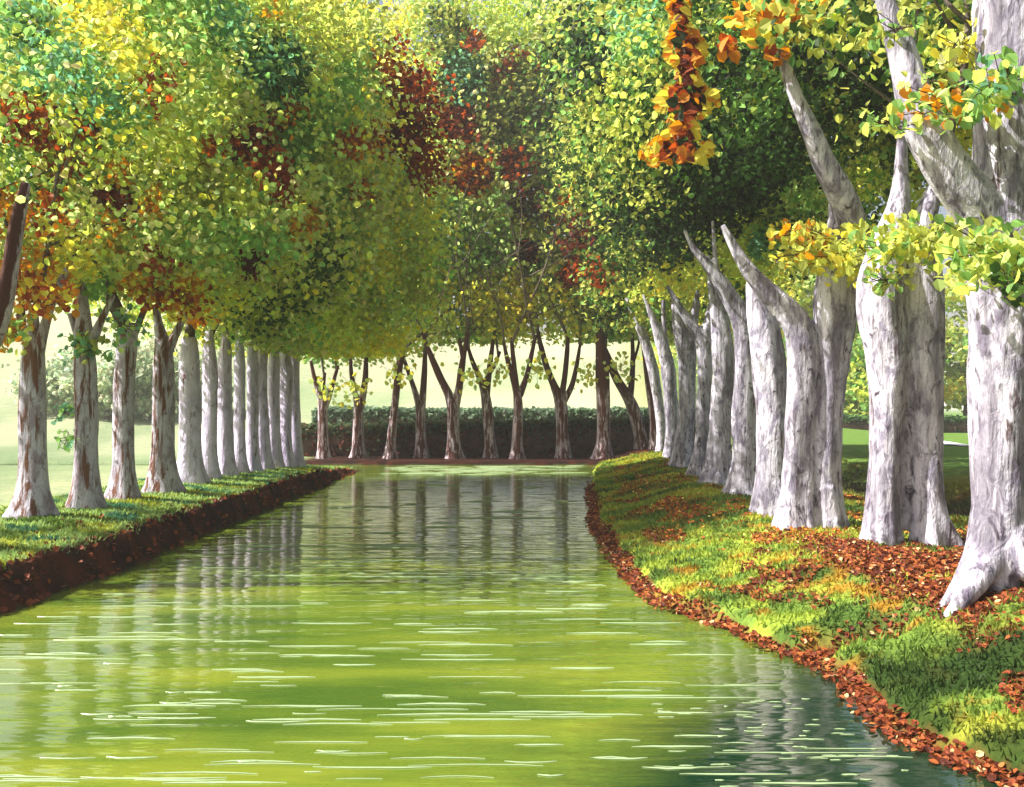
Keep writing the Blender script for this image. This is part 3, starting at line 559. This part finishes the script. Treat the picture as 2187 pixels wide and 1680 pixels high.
for k, (t, Yt) in enumerate(zip(right, RY)):
    x = t.location.x
    if k < 3:
        add_crown(t, [dict(c=(x + 2.0, Yt + 2.5 + 0.3 * k, 9.6), r=(3.5, 2.0, 2.6), n=3500, size=0.14, flat_bottom=7.0, clump=0.5)], 'OL'); continue
    top = 3.8 + 0.46 * Yt if Yt < 26 else 16.0
    zb = 6.6 if Yt < 22 else 6.2 if Yt < 30 else 5.8
    cz = (zb + top) / 2; rz = (top - zb) / 2 + 0.4
    add_crown(t, [dict(c=(x + 1.0, Yt + 1.8, cz + 0.3), r=(4.5, 2.0, rz), n=14000, size=0.122 + 0.004 * (Yt - 15), flat_bottom=zb, clump=0.6, cut=lambda P: P[:, 0] > 5.6 - 0.85 * (P[:, 2] - 3.0))], 'RT')
for k, t in enumerate(far):
    x = t.location.x
    add_crown(t, [dict(c=(x, YC + 1.8, 13.6 if x > -5.5 else 10.8), r=(2.2, 2.4, 9.6 if x > -5.5 else 6.5), n=13000, size=0.215, flat_bottom=float(np.interp(x, [-8.5, -6, -4], [4.5, 4.8, 5.7])), clump=0.8, inner=0.3)], 'YG')
# trees closing the view behind the lawn on the right, and behind the far bank
BG_ = 'trees beyond the lawn'
bgl = ['bright leafy tree behind the lawn, seen left of the wide forked plane tree', 'leafy tree behind the lawn, seen through the gap left of the double stemmed plane tree', 'low round leafy tree where the pale path starts behind the lawn',
       'leafy tree behind the path, seen between the double stemmed and the massive plane tree', 'tall yellow green tree far behind the right row of plane trees', 'leafy tree far right behind the lawn, mostly hidden by the massive plane tree',
       'outermost leafy tree at the right end of the far lawn', 'tall leafy tree rising behind the farthest pale trunks of the right row']
for k, (bx, by, h, rad, base) in enumerate([(30, 84, 17, 6, 'YG'), (36, 86, 15, 5.5, 'G2'), (33, 78, 8, 4.0, 'G2'), (43, 84, 14, 5.5, 'YG'), (24, 82, 20, 6.5, 'YG'), (51, 86, 17, 6, 'G2'), (59, 88, 16, 6, 'YG'), (17, 84, 21, 6.5, 'YG')]):
    gz = G0(bx, by)
    t = thing('leafy_tree', (bx, by, gz), bgl[k], 'tree', BG_)
    tb = [tube(np.array([(bx, by, gz - 0.3), (bx + 0.2, by, gz + h * 0.25), (bx, by, gz + h * 0.55)]), np.array([0.35, 0.28, 0.12]), seg=10, seed=k, step=0.6)]
    trunk_object(tb, M_BARK_T, t)
    add_crown(t, [dict(c=(bx, by, gz + h * 0.56), r=(rad * 0.85, rad * 0.7, h * 0.46), n=5200, size=0.48, clump=1.0, inner=0.35)], base)
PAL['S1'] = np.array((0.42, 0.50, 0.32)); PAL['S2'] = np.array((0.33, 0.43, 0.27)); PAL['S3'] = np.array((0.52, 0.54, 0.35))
sl_ = ['pale round bush on the slope, between the first and second whole trunks from the left', 'pale bush on the misty slope, between the second and third trunks from the left', 'pale tall bush on the slope, right of the third trunk from the left',
       'pale bush high on the slope, glimpsed between the fourth and fifth trunks from the left', 'small pale bush on the slope behind the left end of the far bank', 'pale bush on the slope behind the middle of the far bank', 'pale bush on the slope behind the right part of the far bank']
for k, (bx, by, h, rad) in enumerate([(-34.5, 68, 5.0, 3.2), (-30.2, 66, 4.2, 2.8), (-27.6, 67, 6.0, 3.0), (-25.0, 70, 4.6, 2.6)]):
    gz = G0(bx, by); t = thing('bush', (bx, by, gz), sl_[k], 'bush', 'pale bushes on the slope beyond the canal')
    trunk_object([tube(np.array([(bx, by, gz - 0.3), (bx + 0.1, by, gz + h * 0.3), (bx, by, gz + h * 0.6)]), np.array([0.2, 0.15, 0.06]), seg=8, seed=k, step=0.5)], M_BARK_T, t, name='stem')
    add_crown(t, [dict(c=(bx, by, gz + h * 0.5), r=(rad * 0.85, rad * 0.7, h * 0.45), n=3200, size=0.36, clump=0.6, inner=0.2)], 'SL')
# ---- colour blobs: clusters of turning leaves; x, y, radius in the picture, palette mix
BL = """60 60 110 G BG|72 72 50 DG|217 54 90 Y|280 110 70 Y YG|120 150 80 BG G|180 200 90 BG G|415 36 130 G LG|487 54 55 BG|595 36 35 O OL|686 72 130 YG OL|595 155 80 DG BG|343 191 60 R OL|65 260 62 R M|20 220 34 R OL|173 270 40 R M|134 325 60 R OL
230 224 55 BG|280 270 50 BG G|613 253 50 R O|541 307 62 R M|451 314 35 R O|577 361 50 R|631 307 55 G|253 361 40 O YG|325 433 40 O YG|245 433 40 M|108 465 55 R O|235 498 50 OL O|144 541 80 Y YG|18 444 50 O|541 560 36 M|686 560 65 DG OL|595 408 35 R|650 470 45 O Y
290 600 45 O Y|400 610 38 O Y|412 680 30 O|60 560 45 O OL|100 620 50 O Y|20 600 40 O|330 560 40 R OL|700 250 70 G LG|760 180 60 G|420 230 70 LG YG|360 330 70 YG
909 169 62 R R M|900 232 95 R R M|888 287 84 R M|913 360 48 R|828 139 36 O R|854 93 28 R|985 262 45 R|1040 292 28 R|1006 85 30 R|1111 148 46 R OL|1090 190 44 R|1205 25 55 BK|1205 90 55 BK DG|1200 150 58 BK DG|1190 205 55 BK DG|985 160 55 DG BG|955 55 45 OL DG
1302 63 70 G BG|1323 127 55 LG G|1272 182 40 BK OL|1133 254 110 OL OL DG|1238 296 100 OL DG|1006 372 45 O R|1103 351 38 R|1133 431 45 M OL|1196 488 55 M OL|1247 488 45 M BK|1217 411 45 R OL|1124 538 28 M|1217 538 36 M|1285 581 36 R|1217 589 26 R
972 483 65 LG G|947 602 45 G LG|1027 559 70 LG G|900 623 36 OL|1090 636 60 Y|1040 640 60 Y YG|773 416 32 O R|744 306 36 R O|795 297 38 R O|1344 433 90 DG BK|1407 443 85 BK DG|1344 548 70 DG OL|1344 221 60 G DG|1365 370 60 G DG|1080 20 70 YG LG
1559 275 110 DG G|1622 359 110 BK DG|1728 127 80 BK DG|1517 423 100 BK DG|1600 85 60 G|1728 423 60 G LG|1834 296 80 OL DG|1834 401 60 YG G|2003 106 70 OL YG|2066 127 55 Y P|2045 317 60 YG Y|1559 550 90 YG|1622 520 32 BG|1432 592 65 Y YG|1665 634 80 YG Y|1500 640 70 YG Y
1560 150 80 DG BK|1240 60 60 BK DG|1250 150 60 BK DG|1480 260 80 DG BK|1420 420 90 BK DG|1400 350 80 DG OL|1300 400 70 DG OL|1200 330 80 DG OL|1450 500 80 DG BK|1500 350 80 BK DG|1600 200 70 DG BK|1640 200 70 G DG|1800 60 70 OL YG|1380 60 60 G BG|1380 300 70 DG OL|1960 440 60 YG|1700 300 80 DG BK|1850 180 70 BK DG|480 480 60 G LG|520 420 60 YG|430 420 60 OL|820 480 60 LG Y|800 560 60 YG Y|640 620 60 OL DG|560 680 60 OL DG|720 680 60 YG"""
blobs = []
for ent in BL.replace('\n', '|').split('|'):
    a = ent.split(); blobs.append((float(a[0]), float(a[1]), float(a[2]), a[3:]))
allP = np.vstack([c_[1] for c_ in crowns])
sx = CX + F * allP[:, 0] / allP[:, 1]; sy = HY - F * (allP[:, 2] - EYE) / allP[:, 1]
bw = []
for (bx, by, br, pal) in blobs:     # the depth at which the crowns stand there
    k = (np.hypot(sx - bx, sy - by) < br * 0.8)
    if k.sum() < 8: continue
    D = np.percentile(allP[k, 1], 6) + 0.8; bw.append((px(bx, by, D), br / F * D, pal))
print('blobs', len(bw), 'leaves', len(allP))
def base_colors(kind, P, cb):
    n_ = len(P); a = fbm(P[:, 0] * 0.45, P[:, 1] * 0.45, P[:, 2] * 0.45, 3); r = rng.random(n_)
    # sets = dict(YG=['YG', 'LG', 'OL', 'G', 'Y'], OL=['OL', 'DG', 'G', 'YG', 'YG'], RT=['OL', 'G', 'DG', 'YG', 'G'], G2=['G', 'YG', 'LG', 'G', 'YG'])[kind]
    q = np.clip((a - 0.3) / 0.4 + 0.35 * (cb - 0.5) + 0.30 * (r - 0.5), 0, 0.999)
    order = {'YG': ['Y', 'YG', 'LG', 'YG', 'P', 'OL', 'LG', 'G'], 'OL': ['YG', 'OL', 'G', 'DG', 'OL', 'DG'], 'RT': ['YG', 'OL', 'G', 'DG', 'OL', 'DG'], 'G2': ['YG', 'G', 'LG', 'G', 'YG', 'OL'], 'SL': ['S1', 'S2', 'S3', 'S1']}[kind]
    tab = np.array([PAL[o] for o in order]); return tab[(q * len(order)).astype(int)]
for t, P, s, nr, cb, kind in crowns:
    colr = base_colors(kind, P, cb)
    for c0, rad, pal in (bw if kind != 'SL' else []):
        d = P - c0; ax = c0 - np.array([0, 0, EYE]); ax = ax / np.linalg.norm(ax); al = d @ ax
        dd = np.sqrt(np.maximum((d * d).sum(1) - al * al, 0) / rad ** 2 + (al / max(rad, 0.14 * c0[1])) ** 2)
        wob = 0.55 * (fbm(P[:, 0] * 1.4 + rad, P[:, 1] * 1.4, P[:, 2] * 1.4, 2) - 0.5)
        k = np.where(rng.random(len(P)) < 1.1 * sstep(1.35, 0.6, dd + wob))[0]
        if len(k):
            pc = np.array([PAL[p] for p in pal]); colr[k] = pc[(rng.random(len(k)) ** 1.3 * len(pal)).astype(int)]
    colr = colr * (0.72 + 0.5 * rng.random((len(P), 1))) * (0.9 + 0.2 * rng.random((len(P), 3)))
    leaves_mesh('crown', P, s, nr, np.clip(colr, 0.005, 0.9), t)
# ---- leaf sprays near the camera, parts of the near right trees
def pick(names, n_, j=0.25): 
    c_ = np.array([PAL[a] for a in names])[rng.integers(0, len(names), n_)]; return np.clip(c_ * (1 - j / 2 + j * rng.random((n_, 1))), 0.005, 0.9)
def px_cloud(cx, cy, rx, ry, Y, n_, dy=0.25):
    a = np.clip(rng.normal(size=(n_, 2)) * 0.5, -1.05, 1.05); D = Y + dy * rng.normal(size=n_)
    x = cx + a[:, 0] * rx; y = cy + a[:, 1] * ry
    return np.stack([(x - CX) / F * D, D, EYE - (y - HY) / F * D], 1)
def spray_obj(t, clouds, size, name='leaf_spray'):
    for (cx_, cy_, rx, ry, Y, n_, pal) in clouds:
        P = px_cloud(cx_, cy_, rx, ry, Y, n_)
        spray(t, P, size * (0.75 + 0.5 * rng.random(len(P))), pick(pal, n_), lift=np.array([0.2, 0, -0.7]))
spray_obj(r3, [(1740, 530, 90, 50, 13.3, 300, ('Y', 'O', 'YG', 'YG', 'OL')), (1820, 545, 100, 60, 13.0, 340, ('YG', 'OL', 'Y')), (1700, 500, 50, 30, 13.3, 60, ('Y', 'O', 'YG'))], 0.125)
spray_obj(r2, [(1930, 520, 110, 55, 11.5, 340, ('YG', 'Y', 'OL', 'YG', 'OL', 'G')), (2000, 500, 70, 40, 11.5, 80, ('OL', 'YG')), (1890, 600, 60, 40, 11.5, 40, ('OL', 'G'))], 0.115)
spray_obj(r1, [(2110, 540, 100, 75, 8.6, 280, ('G', 'YG', 'LG', 'OL')), (2165, 600, 50, 50, 8.5, 60, ('G', 'DG', 'YG'))], 0.12)
spray_obj(r1, [(2030, 220, 110, 60, 8.7, 150, ('G', 'YG', 'LG', 'O')), (2110, 190, 60, 70, 8.6, 70, ('G', 'YG', 'BG')), (2165, 170, 50, 60, 8.6, 50, ('YG', 'G')), (1910, 260, 60, 40, 8.8, 30, ('G', 'YG')), (1920, 60, 60, 40, 8.8, 25, ('G', 'OL')), (2050, 100, 50, 50, 9.6, 60, ('Y', 'P', 'YG'))], 0.115)
spray_obj(r3, [(1640, 40, 75, 50, 13.1, 130, ('Y', 'O', 'O', 'YG')), (1690, 15, 60, 30, 13.1, 60, ('Y', 'O')), (1660, 100, 18, 40, 13.1, 22, ('O', 'R')), (1555, 105, 22, 20, 13.1, 14, ('O', 'R'))], 0.21)
# hanging garland of turning leaves: deep red heart, yellow tips pointing outward
def garland(t, Y=13.4):
    tips = [(1440, -60), (1450, 0), (1462, 90), (1468, 180), (1460, 260), (1440, 330)]
    P, R = limb([(a, b_, 3) for a, b_ in tips], Y); trunk_object([tube(P, R, seg=6, seed=3, step=0.2)], M_BARK_T, t, name='hanging_twig')
    n_ = 620; s_ = rng.random(n_); ys = -50 + 395 * s_; xs = np.interp(ys, [b_ for a, b_ in tips], [a for a, b_ in tips]); side = rng.choice([-1, 1], n_); off = rng.random(n_)
    wdt = 24 + 40 * sstep(0.1, 0.8, s_)
    wdt = wdt * (0.8 + 0.4 * np.sin(s_ * 22))
    x = xs + side * off * wdt; y = ys + off * 10; D = Y + 0.2 * rng.normal(size=n_)
    P = np.stack([(x - CX) / F * D, D, EYE - (y - HY) / F * D], 1)
    c_ = np.where((off > 0.55)[:, None], pick(('Y', 'Y', 'O'), n_), pick(('R', 'M', 'M', 'R', 'O', 'BK'), n_))
    lift = np.stack([side * 0.9, np.zeros(n_) - 0.1, -0.3 + 0 * s_], 1)
    leaves_mesh('leaf_spray', P, 0.17 * (0.6 + 0.7 * rng.random(n_)), rng.normal(size=(n_, 3)) * 0.5 + np.array([0, -1, 0.3]), c_, t, lift=lift, twig=True)
garland(right[4])
spray_obj(left[1], [(180, 740, 50, 35, 16.3, 90, ('G', 'BG', 'OL')), (140, 880, 22, 22, 16.3, 20, ('BG', 'G')), (140, 940, 24, 22, 16.3, 20, ('BG', 'G')), (260, 700, 50, 60, 16.8, 60, ('BG', 'LG', 'G'))], 0.13)
spray_obj(left[0], [(20, 700, 45, 50, 14.2, 120, ('G', 'OL', 'YG', 'O')), (110, 640, 50, 40, 14.4, 100, ('O', 'Y', 'R')), (55, 620, 60, 50, 14.6, 140, ('O', 'Y', 'R'))], 0.13)
spray_obj(left[3], [(400, 650, 60, 40, 18.0, 130, ('Y', 'O', 'R')), (320, 620, 60, 40, 18.0, 130, ('O', 'Y', 'R'))], 0.14)
for k, (cx_, cy_) in [(0, (700, 830)), (1, (760, 835)), (2, (850, 800)), (5, (1010, 800)), (6, (1060, 790)), (7, (1150, 790)), (8, (1255, 800)), (9, (1330, 790))]:
    spray_obj(far[k], [(cx_, cy_, 34, 34, 40.6, 42, ('YG', 'LG', 'Y'))], 0.25)
# ------------------------------------------------------------------ hedge across the far bank
def hedge(name, x0, x1, y0, y1, z0, ztop, label, cols, topcols, size, n_, core):
    gzc = G0((x0 + x1) / 2, (y0 + y1) / 2)
    t = thing(name, ((x0 + x1) / 2, (y0 + y1) / 2, gzc), label, 'hedge')
    nx_ = max(10, int((x1 - x0) / 0.5)); xs = np.linspace(x0, x1, nx_)
    prof = [(0, 0), (-0.05, 0.55), (0.02, 0.9), (0.25, 0.99), (0.75, 0.99), (1, 0.9), (1, 0)]
    V = []
    for xi in xs:
        for (a, b_) in prof: V.append((xi, y0 + a * (y1 - y0) + 0.15 * (vnoise(xi * 1.2, a * 3, b_ * 3) - 0.5), z0 + b_ * ((np.interp(xi, (x0, x1), ztop)) - 0.12 - z0) + 0.12 * (vnoise(xi * 1.5, a * 4, 7.0) - 0.5)))
    p_ = len(prof); i = np.arange(nx_ - 1)[:, None]; j = np.arange(p_ - 1)[None]
    f = np.stack([i * p_ + j, (i + 1) * p_ + j, (i + 1) * p_ + j + 1, i * p_ + j + 1], -1).reshape(-1, 4)
    mesh_np('inner_growth', V, f, core, t)
    x = x0 + (x1 - x0) * rng.random(n_); top = rng.random(n_) < 0.35; zt = np.interp(x, (x0, x1), ztop) + 0.22 * (fbm(x * 0.9, 2.0) - 0.5)
    z = np.where(top, zt + 0.06 * rng.normal(size=n_), z0 + (zt - z0) * rng.random(n_)); y = np.where(top, y0 + (y1 - y0) * rng.random(n_), y0 + 0.05 + 0.09 * rng.normal(size=n_))
    hgt = (z - z0) / (zt - z0)
    c_ = np.where((hgt + 0.18 * rng.normal(size=n_) > 0.72)[:, None], pick(topcols, n_), pick(cols, n_))
    leaves_mesh('foliage', np.stack([x, y, z], 1), size * (0.7 + 0.6 * rng.random(n_)), rng.normal(size=(n_, 3)) + np.where(top[:, None], np.array([0, 0, 1.2]), np.array([0, -1.2, 0.2])), c_, t)
    return t
m, n, out = newmat('hedge_core'); M_CORE = m; b = N(n, 'ShaderNodeBsdfPrincipled'); geo = N(n, 'ShaderNodeNewGeometry'); q = noise_node(n, geo.outputs['Position'], 4)
r_ = ramp(n, q.outputs[0], [(0.3, (0.04, 0.016, 0.012)), (0.7, (0.08, 0.04, 0.025))]); n.links.new(r_.outputs[0], b.inputs['Base Color']); b.inputs['Roughness'].default_value = 1; n.links.new(b.outputs[0], out.inputs[0])
PAL['HM'] = np.array((0.13, 0.035, 0.026)); PAL['HD'] = np.array((0.07, 0.07, 0.035)); PAL['HG'] = np.array((0.07, 0.13, 0.06)); PAL['HB'] = np.array((0.16, 0.23, 0.15))
hedge('hedge', -12.5, 9.5, 42.6, 44.2, 0.1, (1.5, 1.95), 'long clipped dark hedge with a green top running behind the far bank trees', ('HM', 'HM', 'HD'), ('HD', 'HD', 'HG'), 0.16, 16000, M_CORE)
hedge('hedge', 22.0, 66.0, 71.5, 74, 0.2, (1.7, 1.7), 'low dark hedge at the back of the lawn behind the pale path', ('HD', 'HG', 'DG'), ('HG', 'G', 'DG'), 0.35, 7000, M_CORE)
hedge('hedge', -12.5, 14.0, 55.5, 58, 0.2, (2.35, 2.3), 'soft blue green hedge just showing above the dark hedge, in front of the pale slope', ('HB', 'HG'), ('HB', 'HB', 'HG'), 0.3, 9000, M_CORE)
# ------------------------------------------------------------------ path
m, n, out = newmat('path_gravel'); b = N(n, 'ShaderNodeBsdfPrincipled'); geo = N(n, 'ShaderNodeNewGeometry'); q = noise_node(n, geo.outputs['Position'], 8)
r_ = ramp(n, q.outputs[0], [(0.3, (0.62, 0.63, 0.66)), (0.7, (0.80, 0.80, 0.80))]); n.links.new(r_.outputs[0], b.inputs['Base Color']); b.inputs['Roughness'].default_value = 0.9; n.links.new(b.outputs[0], out.inputs[0])
pc = np.array([(19, 20), (20.5, 32), (22.2, 42), (24.5, 52), (27.5, 62), (29, 70)]); 
tt_ = np.linspace(0, 1, 40); pcx = np.interp(tt_ * 5, range(6), pc[:, 0]); pcy = np.interp(tt_ * 5, range(6), pc[:, 1])
V = []
for a, b_ in zip(pcx, pcy):
    for o_ in (-0.75, -0.25, 0.25, 0.75): V.append((a + o_, b_, G0(a + o_, b_) + 0.05))
f = [(i * 4 + j, i * 4 + j + 1, i * 4 + j + 5, i * 4 + j + 4) for i in range(39) for j in range(3)]
tag(mesh_np('path', V, f, m), kind='structure')
# ------------------------------------------------------------------ grass and fallen leaves
def scatter(n_, x0, x1, y0, y1, pw=1.6):
    u = rng.random(n_); y = y0 + (y1 - y0) * u ** pw; return x0 + (x1 - x0) * rng.random(n_), y
def grass(n_, name, label, left_=False):
    if left_: x, y = scatter(n_, -9.5, -5.8, 10, 35, 1.2); dl_ = np.minimum(XL(y) - x, YT - y); k = dl_ > 0.36 + 0.2 * (rng.random(n_) - 0.5)
    else:
        x, y = scatter(n_, 1.7, 12.5, 4.8, 37.5, 1.7); dr_ = x - XR(y); k = (dr_ > 0.12) & (rng.random(n_) > 0.93 * litter_density(x, y))
        k &= ~((x > 7.8) & (rng.random(n_) < 0.6))
    x, y = x[k], y[k]; n_ = len(x); z = ground_z(x, y)
    col_ = grass_color(x, y, left_) * (0.75 + 0.6 * rng.random((n_, 1)))
    if not left_: col_ = lerpc(col_, C(0.045, 0.035, 0.015), np.exp(-((x - 10) / 2.6) ** 2))  # same lawn shade painted onto the blades
    h = (0.03 + 0.04 * rng.random(n_)) * (1 + 0.02 * y); wd = 0.010 * (0.6 + 0.10 * y)
    a = rng.random(n_) * 6.28; ux, uy = np.cos(a) * wd, np.sin(a) * wd; lx, ly = 0.5 * h * rng.normal(size=n_), 0.5 * h * rng.normal(size=n_)
    V = np.empty((n_, 4, 3)); V[:, 0] = np.stack([x - ux, y - uy, z - 0.01], 1); V[:, 1] = np.stack([x + ux, y + uy, z - 0.01], 1)
    V[:, 2] = np.stack([x + ux * 0.5 + lx * 0.6, y + uy * 0.5 + ly * 0.6, z + h * 0.65], 1); V[:, 3] = np.stack([x + lx, y + ly, z + h], 1)
    b_ = (np.arange(n_) * 4)[:, None]; f = np.concatenate([b_ + np.array([0, 1, 2]), b_ + np.array([0, 2, 3])], 1).reshape(-1, 3)
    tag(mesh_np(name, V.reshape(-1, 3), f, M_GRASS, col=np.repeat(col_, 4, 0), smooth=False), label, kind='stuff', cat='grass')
grass(150000, 'grass', 'short green and yellow grass on the right bank')
grass(50000, 'grass', 'short bluish green grass on the left bank', True)
def litter():
    x, y = scatter(300000, 1.5, 7.6, 4.8, 33, 2.0); k = rng.random(len(x)) < litter_density(x, y) * np.clip(1.2 - 0.02 * y, 0.4, 1) * 0.5; x, y = x[k], y[k]
    z = np.maximum(ground_z(x, y), 0.0) + 0.012 + 0.02 * rng.random(len(x)); n_ = len(x)
    tab = np.array([(0.13, 0.028, 0.012), (0.22, 0.05, 0.018), (0.32, 0.085, 0.025), (0.45, 0.15, 0.04), (0.08, 0.02, 0.012), (0.7, 0.45, 0.22)])
    c_ = tab[rng.choice(6, n_, p=(0.26, 0.27, 0.2, 0.1, 0.13, 0.04))]
    c_ = np.where(((y > 13) & (x > 2.6))[:, None], c_ * np.array([1.7, 2.0, 1.2]), c_)
    s = (0.042 + 0.03 * rng.random(n_)) * (0.72 + 0.035 * y)
    c_ = c_ * 0.78
    return leaves_mesh('leaf_litter', np.stack([x, y, z], 1), s, 0.5 * rng.normal(size=(n_, 3)) + np.array([0, -0.15, 1]), np.clip(c_, 0, 0.9), None, M_LITTER)
tag(litter(), 'red brown fallen leaves lying thick under the right bank trees and along the waterline', 'fallen leaves', kind='stuff')
def litter_left():
    x, y = scatter(5200, -9.0, -5.9, 10, 34, 1.2); dl_ = np.minimum(XL(y) - x, YT - y)
    k = (dl_ > -0.02) & (rng.random(len(x)) < np.where(dl_ < 0.5, 0.9, 0.16)); x, y = x[k], y[k]; n_ = len(x); z = ground_z(x, y) + 0.02
    c_ = np.array([(0.16, 0.035, 0.015), (0.28, 0.07, 0.02), (0.07, 0.02, 0.012)])[rng.integers(0, 3, n_)]
    return leaves_mesh('leaf_litter', np.stack([x, y, z], 1), 0.085 * (0.7 + 0.7 * rng.random(n_)), 0.6 * rng.normal(size=(n_, 3)) + np.array([0.3, -0.2, 1]), c_, None, M_LITTER)
tag(litter_left(), 'dark red fallen leaves sprinkled along the cut earth edge of the left bank', 'fallen leaves', kind='stuff')

# ------------------------------------------------------------------ the misty air of the place
m, n, out = newmat('haze'); v_ = N(n, 'ShaderNodeVolumePrincipled'); v_.inputs['Color'].default_value = (0.97, 0.98, 0.90, 1); v_.inputs['Density'].default_value = 0.001
n.links.new(v_.outputs[0], out.inputs['Volume'])
hx0, hx1, hy0, hy1, hz0, hz1 = -2520, 2520, -420, 4040, -3, 48
V = [(a, b_, c_) for c_ in (hz0, hz1) for b_ in (hy0, hy1) for a in (hx0, hx1)]
hz = mesh_np('haze', V, [[0, 2, 3, 1], [4, 5, 7, 6], [0, 1, 5, 4], [2, 6, 7, 3], [0, 4, 6, 2], [1, 3, 7, 5]], m, smooth=False)
tag(hz, 'thin pale morning haze hanging between the trees and over the slope', kind='stuff', cat='haze')
S.cycles.volume_bounces = 0
